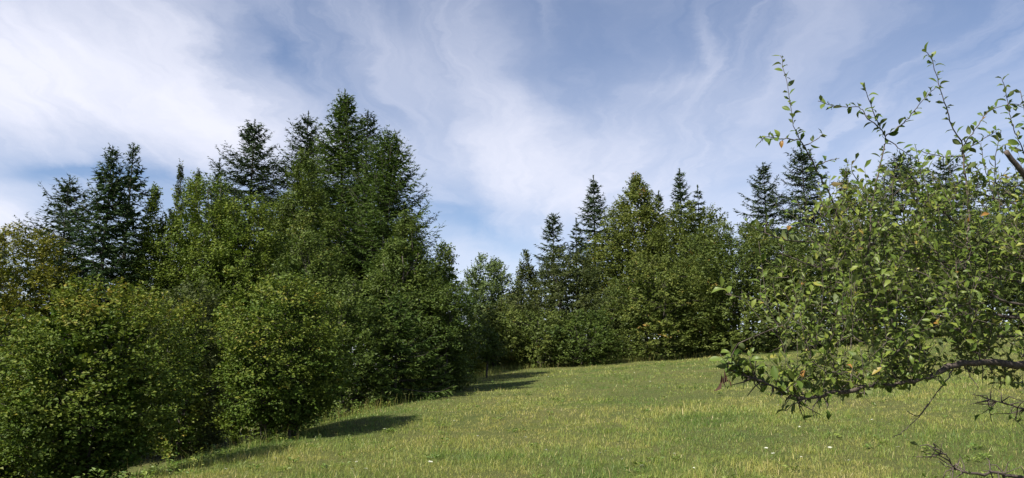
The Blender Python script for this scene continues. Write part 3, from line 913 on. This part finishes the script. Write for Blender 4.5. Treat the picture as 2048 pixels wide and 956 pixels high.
# ------------------------------------------------------------------ white wildflowers in the meadow
def build_flowers():
    mt = bpy.data.materials.new("white_petal")
    mt.use_nodes = True
    p = mt.node_tree.nodes["Principled BSDF"]
    T = NT(mt.node_tree)
    nz = T.noise(T.n("ShaderNodeTexCoord").outputs["Object"], 60, 3, 0.6)
    T.put(p.inputs["Base Color"], T.ramp(nz, [(0.3, (0.62, 0.62, 0.50)), (0.7, (0.80, 0.80, 0.74))]))
    p.inputs["Roughness"].default_value = 0.7
    heads, stalks = [], []
    for s in range(4):
        g = Geo()
        n = 15
        for k in range(n):               # umbel: a shallow dome of florets
            a, r = k * 2.4, 0.036 * math.sqrt((k + 0.3) / n)
            c = np.array([r * math.cos(a), r * math.sin(a), 0.20 - 4.5 * r * r + RNG.normal(0, 0.002)])
            q = np.linspace(0, 2 * np.pi, 5, endpoint=False) + RNG.random()
            ring = c + np.stack([np.cos(q), np.sin(q), 0.25 * np.ones(5)], -1) * 0.0085
            vv = np.concatenate([[c - [0, 0, 0.002]], ring])
            g.add(vv, np.array([[0, i + 1, (i + 1) % 5 + 1] for i in range(5)]))
        heads.append(g.mesh("flower_head"))
        g = Geo()
        g.tube([[0.01, 0, -0.03], [0.004, 0.002, 0.08], [0, 0, 0.17]], [0.002, 0.0018, 0.0015], 4, var=0.4)
        for k in range(6):
            a = k * 1.05
            g.tube([[0, 0, 0.17], [0.024 * math.cos(a), 0.024 * math.sin(a), 0.196]], [0.001, 0.0008], 3, var=0.4)
        stalks.append(g.mesh("stem"))
    spots = [(1348, 921), (1385, 948), (1285, 942), (1200, 918), (1214, 912), (1240, 929), (1478, 872), (1534, 908), (1549, 918), (1453, 798), (1318, 778),
             (1340, 730), (1354, 738), (1300, 765), (706, 948), (725, 951), (718, 937), (836, 868), (770, 862), (865, 925), (858, 935), (640, 878), (905, 830), (890, 840),
             (910, 850), (815, 849), (1013, 806), (1048, 883), (1065, 750), (1075, 755), (1098, 757), (1016, 840), (720, 835), (668, 852), (930, 780), (1160, 745), (1180, 760),
             (1230, 752), (1268, 748), (1290, 742), (1500, 700), (1462, 716), (1555, 815), (1560, 720), (1935, 808), (1820, 893), (1795, 900), (2008, 820), (1880, 940), (1660, 905),
             (1610, 925), (1745, 845), (1700, 930), (545, 925), (520, 940), (455, 948), (1090, 912), (985, 905), (955, 880), (1120, 790), (1150, 822), (1405, 790), (1390, 835), (1600, 862)]
    first = True
    for k, (u, v) in enumerate(spots):
        d = aim(u, v)
        s_ = 6.0
        while s_ < 90:                    # walk down the line of sight to the turf
            pt = EYE + d * s_
            if pt[2] < ground(pt[0], pt[1]) + 0.12:
                break
            s_ += 0.05
        if s_ >= 90:
            continue
        r = thing("wildflower", (pt[0], pt[1], float(ground(pt[0], pt[1]))), "small white umbel wildflower standing in the meadow grass", "flower", "white wildflowers scattered over the meadow")
        r.rotation_euler = (RNG.normal(0, 0.12), RNG.normal(0, 0.12), RNG.random() * 6.28)
        sc = 0.5 + 0.65 * RNG.random() ** 2
        r.scale = (sc, sc, 0.85 + 0.35 * RNG.random())
        obj("flower_head", heads[k % 4], mt, r)
        obj("stem", stalks[k % 4], M["grass"], r)


build_flowers()


# ------------------------------------------------------------------ the fruit tree reaching in from the right
def build_fruit_tree():
    rng = np.random.default_rng(77)
    A = at
    trunk_x, trunk_y = 3.75, 4.4
    z0 = float(ground(trunk_x, trunk_y))
    base = np.array([trunk_x, trunk_y, z0])
    root = thing("fruit_tree", base, "old fruit tree reaching in from the right edge with glossy leaves and upright shoots", "tree")
    inv = lambda pts: np.asarray(pts, float) - base

    def smooth(pts, per=5):
        P = np.asarray(pts, float)
        out = []
        n = len(P)
        for i in range(n - 1):
            p0, p1, p2, p3 = P[max(i - 1, 0)], P[i], P[i + 1], P[min(i + 2, n - 1)]
            for t in np.linspace(0, 1, per, endpoint=False):
                out.append(0.5 * (2 * p1 + (p2 - p0) * t + (2 * p0 - 5 * p1 + 4 * p2 - p3) * t ** 2 + (3 * p1 - p0 - 3 * p2 + p3) * t ** 3))
        out.append(P[-1])
        return np.array(out)

    skel_p, skel_r = [], []               # points that later twigs may grow from
    leaves = []                           # (point, axis, normal, length, var, priority)

    def wood(name, pix, r0, r1, per=5, wob=0.006, sides=7):
        pts = smooth([A(*q) if isinstance(q, tuple) else q for q in pix], per)
        pts[1:-1] += rng.normal(0, 1, (len(pts) - 2, 3)) * np.linspace(wob, 0.0015, len(pts) - 2)[:, None]
        rad = (r1 + (r0 - r1) * np.linspace(1, 0, len(pts)) ** 1.5) * (1 + 0.10 * rng.normal(0, 1, len(pts)).clip(-1.5, 1.5))
        g = Geo()
        g.tube(inv(pts), rad, sides)
        obj(name, g.mesh(name, True), M["fruitbark"], root)
        skel_p.append(pts)
        skel_r.append(rad)
        return pts

    # trunk (just outside the frame) and the limbs that come off it
    fork = np.array([3.62, 4.4, z0 + 1.55])
    tr = smooth([base + [0, 0, -0.15], base + [0.03, 0.02, 0.7], fork, fork + [-0.02, 0.1, 0.9], fork + [-0.15, 0.1, 1.7]], 6)
    g = Geo()
    g.tube(inv(tr), np.interp(np.linspace(0, 1, len(tr)), [0, 0.08, 0.5, 1], [0.17, 0.12, 0.10, 0.035]), 10)
    obj("trunk", g.mesh("trunk", True), M["fruitbark"], root)
    F = lambda dz: (3.60, 4.42, fork[2] + dz)

    def limb(dz, pix, r0, r1, **k):
        return wood("limb", [np.array(F(dz))] + [A(*q) for q in pix], r0, r1, **k)

    limb(-0.05, [(2200, 735, 4.25), (2048, 731, 4.1), (1962, 724, 4.0), (1899, 733, 3.95), (1857, 755, 3.9), (1800, 766, 3.85), (1709, 779, 3.8), (1611, 796, 3.7), (1593, 793, 3.7), (1565, 782, 3.65), (1516, 759, 3.6), (1488, 752, 3.6), (1456, 738, 3.55)], 0.024, 0.003)
    limb(0.15, [(2150, 660, 4.3), (1990, 630, 4.2), (1850, 593, 4.1), (1766, 569, 4.0), (1693, 551, 3.95), (1609, 527, 3.9), (1560, 505, 3.85)], 0.014, 0.003)
    limb(0.45, [(2160, 560, 4.4), (2017, 507, 4.3), (1928, 457, 4.2), (1865, 399, 4.1), (1820, 350, 4.1)], 0.014, 0.003)
    limb(0.30, [(2130, 600, 4.5), (1950, 545, 4.5), (1800, 500, 4.4), (1690, 480, 4.3), (1593, 483, 4.2), (1520, 462, 4.2), (1490, 440, 4.15)], 0.013, 0.002)
    limb(0.05, [(2130, 690, 4.5), (1980, 670, 4.5), (1800, 640, 4.4), (1650, 640, 4.3), (1609, 629, 4.2), (1541, 606, 4.1), (1452, 588, 4.05)], 0.013, 0.002)
    limb(0.6, [(2180, 480, 4.7), (2060, 420, 4.7), (1950, 390, 4.7), (1850, 400, 4.7), (1760, 420, 4.6)], 0.013, 0.003)
    limb(0.1, [(2120, 640, 3.9), (2000, 600, 3.8), (1930, 540, 3.75), (1900, 480, 3.75)], 0.010, 0.003)
    limb(-0.55, [(2250, 975, 4.0), (2048, 957, 3.8), (1997, 947, 3.75), (1927, 943, 3.7), (1906, 933, 3.7), (1892, 908, 3.68), (1871, 898, 3.66)], 0.013, 0.002)
    limb(-0.2, [(2150, 850, 4.2), (2048, 820, 4.1), (2010, 806, 4.05), (1976, 799, 4.0)], 0.012, 0.0015)
    stub = wood("broken_stub", [A(2160, 480, 4.2), A(2090, 410, 4.0), A(2048, 351, 3.9), A(2012, 303, 3.85)], 0.019, 0.013, sides=8)
    shoots = [
        [(1690, 485, 4.3), (1671, 417, 4.2), (1648, 366, 4.15), (1619, 312, 4.1), (1597, 274, 4.05), (1586, 243, 4.02), (1576, 177, 4.0), (1561, 111, 4.0)],
        [(1735, 560, 4.0), (1741, 440, 4.0), (1752, 366, 4.0), (1768, 297, 4.0), (1770, 274, 4.0), (1748, 227, 3.95), (1733, 185, 3.9), (1729, 170, 3.9)],
        [(1770, 274, 4.0), (1803, 250, 3.95), (1826, 223, 3.9), (1857, 188, 3.85), (1870, 176, 3.85)],
        [(1768, 266, 4.0), (1737, 235, 4.0), (1717, 214, 4.0), (1679, 214, 3.98), (1636, 202, 3.95)],
        [(1770, 276, 4.0), (1803, 301, 4.0), (1835, 322, 4.02)],
        [(1930, 540, 3.85), (1938, 428, 3.95), (1927, 320, 3.95), (1925, 289, 3.95), (1903, 250, 3.92), (1888, 204, 3.9), (1874, 157, 3.88), (1861, 115, 3.85), (1845, 99, 3.85)],
        [(1926, 312, 3.95), (1880, 312, 3.93), (1837, 301, 3.9)],
        [(1926, 292, 3.95), (1957, 250, 3.95), (1977, 223, 3.95), (2019, 208, 3.95), (2056, 212, 3.9)],
        [(1927, 302, 3.95), (1961, 281, 4.0), (1993, 262, 4.0)],
        [(2075, 380, 4.0), (2048, 305, 3.95), (2031, 266, 3.92), (2019, 227, 3.9), (2012, 185, 3.9), (2004, 157, 3.88)],
        [(1600, 278, 4.05), (1566, 278, 4.0), (1532, 274, 3.95), (1518, 286, 3.92)],
        [(1608, 292, 4.07), (1632, 281, 4.05), (1645, 268, 4.05)],
        [(1632, 330, 4.12), (1655, 322, 4.1), (1679, 316, 4.08)],
        [(1906, 738, 3.95), (1890, 765, 3.9), (1871, 789, 3.85), (1843, 827, 3.8), (1811, 859, 3.75), (1786, 875, 3.72)],
        [(1856, 808, 3.82), (1836, 832, 3.8), (1815, 822, 3.8)],
        [(1927, 727, 4.0), (1941, 753, 3.98), (1957, 776, 3.96)],
        [(1457, 740, 3.55), (1463, 711, 3.53), (1477, 687, 3.5)],
        [(1611, 796, 3.7), (1590, 808, 3.68), (1570, 822, 3.66)],
        [(1640, 792, 3.72), (1625, 815, 3.7), (1628, 835, 3.7)],
        [(1760, 420, 4.6), (1705, 345, 4.5), (1712, 318, 4.5)],
        [(1990, 400, 4.7), (1968, 330, 4.6), (1962, 285, 4.6)],
        [(2040, 300, 3.95), (2010, 290, 3.95), (2000, 300, 3.9)],
        [(2090, 420, 4.1), (2062, 300, 4.05), (2050, 230, 4.0), (2040, 180, 4.0)],
        [(1850, 430, 4.2), (1842, 350, 4.15), (1830, 290, 4.1)],
        [(2000, 420, 4.3), (1990, 330, 4.25), (2002, 262, 4.2)],
    ]
    bare = {13: 0.12, 14: 0.0, 15: 0.1}
    runs = []
    for i, sh in enumerate(shoots):
        r0 = 0.0062 if len(sh) > 6 else 0.0036
        runs.append((wood("shoot", sh, r0, 0.0016, wob=0.003, sides=5), bare.get(i, 1.0), i))

    def leaf_at(p, ax, size, pr, vshift=0.0):
        nl = np.array([0, 0, 1.0]) * 0.75 + np.array([SUN_DIR[0], SUN_DIR[1], 0]) * 0.3 + rng.normal(0, 0.5, 3)
        leaves.append((p, ax, nl, size, np.clip(rng.normal(0.48 + vshift, 0.19), 0, 0.98) if rng.random() > 0.004 else 1.0, pr))

    def dress(pts, density, pr, size=(0.045, 0.085), vshift=0.0):
        seg = np.linalg.norm(np.diff(pts, axis=0), axis=1)
        cl = np.concatenate([[0], np.cumsum(seg)])
        s, k = 0.03 * rng.random(), 0
        while s < cl[-1]:
            if rng.random() < density:
                j = min(np.searchsorted(cl, s, side="right") - 1, len(pts) - 2)
                p = pts[j] + (pts[j + 1] - pts[j]) * ((s - cl[j]) / max(seg[j], 1e-6))
                tdir = nrm(pts[j + 1] - pts[j])
                a = k * 2.4 + rng.normal(0, 0.3)
                u_ = nrm(np.cross(tdir, [0.3, 0.2, 1.0]))
                w_ = np.cross(tdir, u_)
                ax = tdir * (0.45 + 0.3 * rng.random()) + (u_ * math.cos(a) + w_ * math.sin(a)) + np.array([0, 0, 0.1])
                leaf_at(p, nrm(ax), rng.uniform(*size), pr, vshift)
                if rng.random() < 0.3:
                    leaf_at(p, nrm(ax + rng.normal(0, 0.5, 3)), rng.uniform(*size) * 0.7, pr, vshift)
            s += (0.012 + 0.026 * rng.random()) * (0.8 if pr == 3 else 1.0)
            k += 1

    for pts, dn, i in runs:
        start = 0
        dress(pts[start:], 0.95 * dn, 3 if i < 12 or i in (16, 19, 20) else 2, (0.036, 0.070), -0.18)

    for q, frac in ((0, 0.62), (1, 0.5), (2, 0.5), (3, 0.5), (4, 0.5), (5, 0.5), (6, 0.5)):
        pts = skel_p[q][int(len(skel_p[q]) * (1 - frac)):]
        dress(pts, 0.9, 2, (0.042, 0.08))
        for k in range(3 if q else 40):    # short leafy spurs near the end
            p = pts[rng.integers(0, len(pts))]
            e = p + np.array([rng.normal(-0.03, 0.05), rng.normal(0, 0.06), rng.uniform(0.02, 0.12)])
            sp_ = bezier(p, (p + e) / 2 + rng.normal(0, 0.01, 3), e, 5)
            gg = Geo()
            gg.tube(inv(sp_), np.linspace(0.0026, 0.0012, 5), 4)
            obj("spur", gg.mesh("spur", True), M["fruitbark"], root)
            dress(sp_, 1.0, 3 if q == 0 else 2, (0.045, 0.085))
    # the leafy mass: twigs seeded through the crown, each grown from the nearest wood
    poly = np.array([(1500, 440), (1550, 405), (1600, 370), (1650, 400), (1700, 345), (1780, 330), (1850, 325), (1920, 335), (1980, 345), (2060, 330), (2200, 330), (2200, 740),
                     (2050, 775), (1960, 765), (1900, 750), (1850, 775), (1790, 785), (1740, 795), (1690, 800), (1640, 800), (1590, 800), (1535, 775), (1545, 740), (1610, 735),
                     (1680, 715), (1560, 690), (1530, 660), (1465, 620), (1440, 590), (1500, 575), (1580, 580), (1540, 520)], float)

    def inside(u, v):
        c = False
        for i in range(len(poly)):
            (x1, y1), (x2, y2) = poly[i], poly[i - 1]
            if (y1 > v) != (y2 > v) and u < (x2 - x1) * (v - y1) / (y2 - y1) + x1:
                c = not c
        return c

    tw = Geo()
    seeds = []
    while len(seeds) < 1550:
        u, v = rng.uniform(1430, 2200), rng.uniform(325, 805)
        if not inside(u, v):
            continue
        thin = np.interp(u, [1430, 1560, 1650, 1750], [0.06, 0.17, 0.7, 1.0]) * np.interp(v, [325, 400, 480], [0.22, 0.5, 1.0]) if v < 690 else 1.0
        if rng.random() > thin:
            continue
        spread = np.interp(u, [1430, 1650, 2050], [0.22, 0.5, 0.75])
        seeds.append(A(u, v, np.interp(u, [1430, 2048], [3.85, 4.15]) + np.clip(rng.normal(0, spread * 0.6), -0.55, 0.7)))
    SP = np.concatenate(skel_p)
    # twigs crowd on boughs and leave gaps between
    sd = np.array(seeds)
    hub = sd[rng.choice(len(sd), 85, replace=False)]
    nh = np.argmin(((sd[:, None] - hub[None]) ** 2).sum(-1), 1)
    seeds = list(sd + (hub[nh] - sd) * 0.50)
    order = np.argsort([np.min(((SP - s) ** 2).sum(1)) for s in seeds])
    for j in order:
        s = seeds[j]
        d = np.sqrt(((SP - s) ** 2).sum(1))
        d = d + 0.25 * np.maximum(SP[:, 2] - s[2] + 0.02, 0)
        b = SP[np.argmin(d)]
        L0 = np.linalg.norm(s - b)
        dirn = nrm(s - b)
        mid = (b + s) / 2 + rng.normal(0, 0.08 * L0, 3) + np.array([0, 0, -0.06 * L0])
        e = s + dirn * 0.07 + np.array([0, 0, 0.05 + 0.07 * rng.random()]) + rng.normal(0, 0.045, 3)
        pts = np.concatenate([bezier(b, mid, s, 6), bezier(s, s + (s - mid) * 0.3, e, 4)[1:]])
        tw.tube(inv(pts), np.linspace(0.0024 + 0.003 * min(L0, 0.5), 0.0010, len(pts)), 3)
        SP = np.concatenate([SP, pts[2::2]])
        dress(pts[1:], 0.9, 1, (0.030, 0.064), 0.06)
    # short bare spurs on the low limb and under it
    L0pts = skel_p[0]
    for k in range(46):
        p = L0pts[rng.integers(8, len(L0pts) - 8)]
        d = nrm(rng.normal(0, 0.6, 3) + np.array([-0.2, 0, -0.9 if rng.random() < 0.7 else 0.8]))
        ln = rng.uniform(0.03, 0.11)
        q = [p, p + d * ln * 0.5 + rng.normal(0, 0.006, 3), p + d * ln + rng.normal(0, 0.012, 3)]
        tw.tube(inv(q), [0.004, 0.003, 0.0015], 4)
        if rng.random() < 0.25:
            leaf_at(q[-1], d, rng.uniform(0.04, 0.07), 2)
    for skp, cnt in ((skel_p[7], 34), (skel_p[8], 26)):
        for k in range(cnt):
            p = skp[rng.integers(4, len(skp))]
            d = nrm(rng.normal(0, 1, 3) + np.array([-0.5, 0, 0.1]))
            ln = rng.uniform(0.03, 0.13)
            q = [p, p + d * ln * 0.5 + rng.normal(0, 0.008, 3), p + d * ln + rng.normal(0, 0.02, 3)]
            tw.tube(inv(q), [0.0035, 0.0025, 0.0012], 4)
            if rng.random() < 0.35:
                leaf_at(q[-1], d, rng.uniform(0.03, 0.06), 2, -0.1)
    o = obj("twigs", tw.mesh("twigs", True), M["fruitbark"], root)
    o["kind"] = "stuff"

    # leaf shape: obovate, folded on the midrib, arched back
    def leaf_shape(arch, fold, wid, twist, coarse=False):
        st = [(0.0, 0.0), (0.10, 0.018), (0.26, 0.60), (0.45, 0.95), (0.64, 1.0), (0.82, 0.66), (1.0, 0.0)]
        if coarse:
            st = [(0.0, 0.0), (0.28, 0.62), (0.62, 1.0), (1.0, 0.0)]
        mid, le, ri = [], [], []
        for t, w_ in st:
            x = t * (1 - 0.25 * arch * t)
            z = -arch * 0.42 * t * t + 0.05 * t
            ww = wid * 0.5 * w_
            tw_ = twist * t
            mid.append((x, 0, z))
            le.append((x, ww, z + fold * ww + tw_ * ww))
            ri.append((x, -ww, z + fold * ww - tw_ * ww))
        v, f3, f4 = mid + le[1:-1] + ri[1:-1], [], []
        n = len(st)
        Lx = lambda i: n + i - 1
        Rx = lambda i: n + (n - 2) + i - 1
        f3 += [(0, 1, Lx(1)), (0, Rx(1), 1), (n - 2, n - 1, Lx(n - 2)), (n - 2, Rx(n - 2), n - 1)]
        for i in range(1, n - 2):
            f4 += [(i, i + 1, Lx(i + 1), Lx(i)), (i, Rx(i), Rx(i + 1), i + 1)]
        return np.array(v), np.array(f3), np.array(f4)

    shapes, plain = [[leaf_shape(a, f, w_, t, cs) for a, f, w_, t in
              ((0.6, 0.35, 0.40, 0.3), (1.0, 0.50, 0.37, -0.4), (0.35, 0.30, 0.43, 0.4), (1.4, 0.60, 0.36, 0.2), (0.8, 0.9, 0.34, -0.6), (0.2, 0.45, 0.41, 0.1))] for cs in (False, True)]

    def frame(ax, nl):
        X = nrm(np.asarray(ax))
        Zn = nrm(nl - X * np.dot(nl, X))
        return np.stack([X, np.cross(Zn, X), Zn], 1)

    # the 300 that show largest become parts of their own
    def score(l):
        q = l[0] - EYE
        u = 1024 + FPX * q[0] / (q[1] * math.cos(PITCH) + q[2] * math.sin(PITCH))
        return (l[5] if u < 2060 else -5) * 0.018 + l[3] / q[1]
    idx = sorted(range(len(leaves)), key=lambda i: -score(leaves[i]))
    big = set(idx[:300])
    var_meshes = {}
    g = Geo()
    from mathutils import Matrix
    for i, (p, ax, nl, sz, vr, pr) in enumerate(leaves):
        B = frame(ax, nl)
        k = (i * 7) % len(shapes)
        sv, f3, f4 = shapes[k]
        if i in big:
            vb = round(vr * 8) / 8
            key = (k, vb)
            if key not in var_meshes:
                var_meshes[key] = mesh_np("leaf", sv, [f3, f4], np.full(len(sv), vb), True)
            o = obj("leaf", var_meshes[key], M["fruit"], root)
            m4 = np.eye(4)
            m4[:3, :3] = B * sz
            m4[:3, 3] = p - base
            o.matrix_local = Matrix(m4.tolist())
        else:
            sv, f3, f4 = plain[k]
            g.add((sv * sz) @ B.T + (p - base), f3, f4, var=vr)
    o = obj("foliage", g.mesh("foliage", True), M["fruit"], root)
    o["kind"] = "stuff"
    print("fruit tree leaves", len(leaves))
    # the withered leaf cluster hanging from the low branch
    g = Geo()
    c = A(1450, 742, 3.55)
    for k in range(9):
        sv, f3, f4 = shapes[(k * 5) % 6]
        d = nrm(np.array([rng.normal(0, 0.25), rng.normal(0, 0.25), -1.0]))
        B = frame(d, rng.normal(0, 1, 3))
        g.add((sv * np.array([1, 0.42, 1.2]) * rng.uniform(0.04, 0.075)) @ B.T + c - base + np.array([rng.normal(0, 0.008), rng.normal(0, 0.008), -0.05 * rng.random() + 0.01]), f3, f4, var=rng.random())
    tag(obj("withered_leaves", g.mesh("withered_leaves", True), M["dead"], root), "withered brown leaf cluster hanging from the low branch tip")


build_fruit_tree()
print("TRIS", sum(sum(len(p.vertices) - 2 for p in m.polygons) if len(m.polygons) < 2000 else int(len(m.loops) - 2 * len(m.polygons)) for m in bpy.data.meshes))
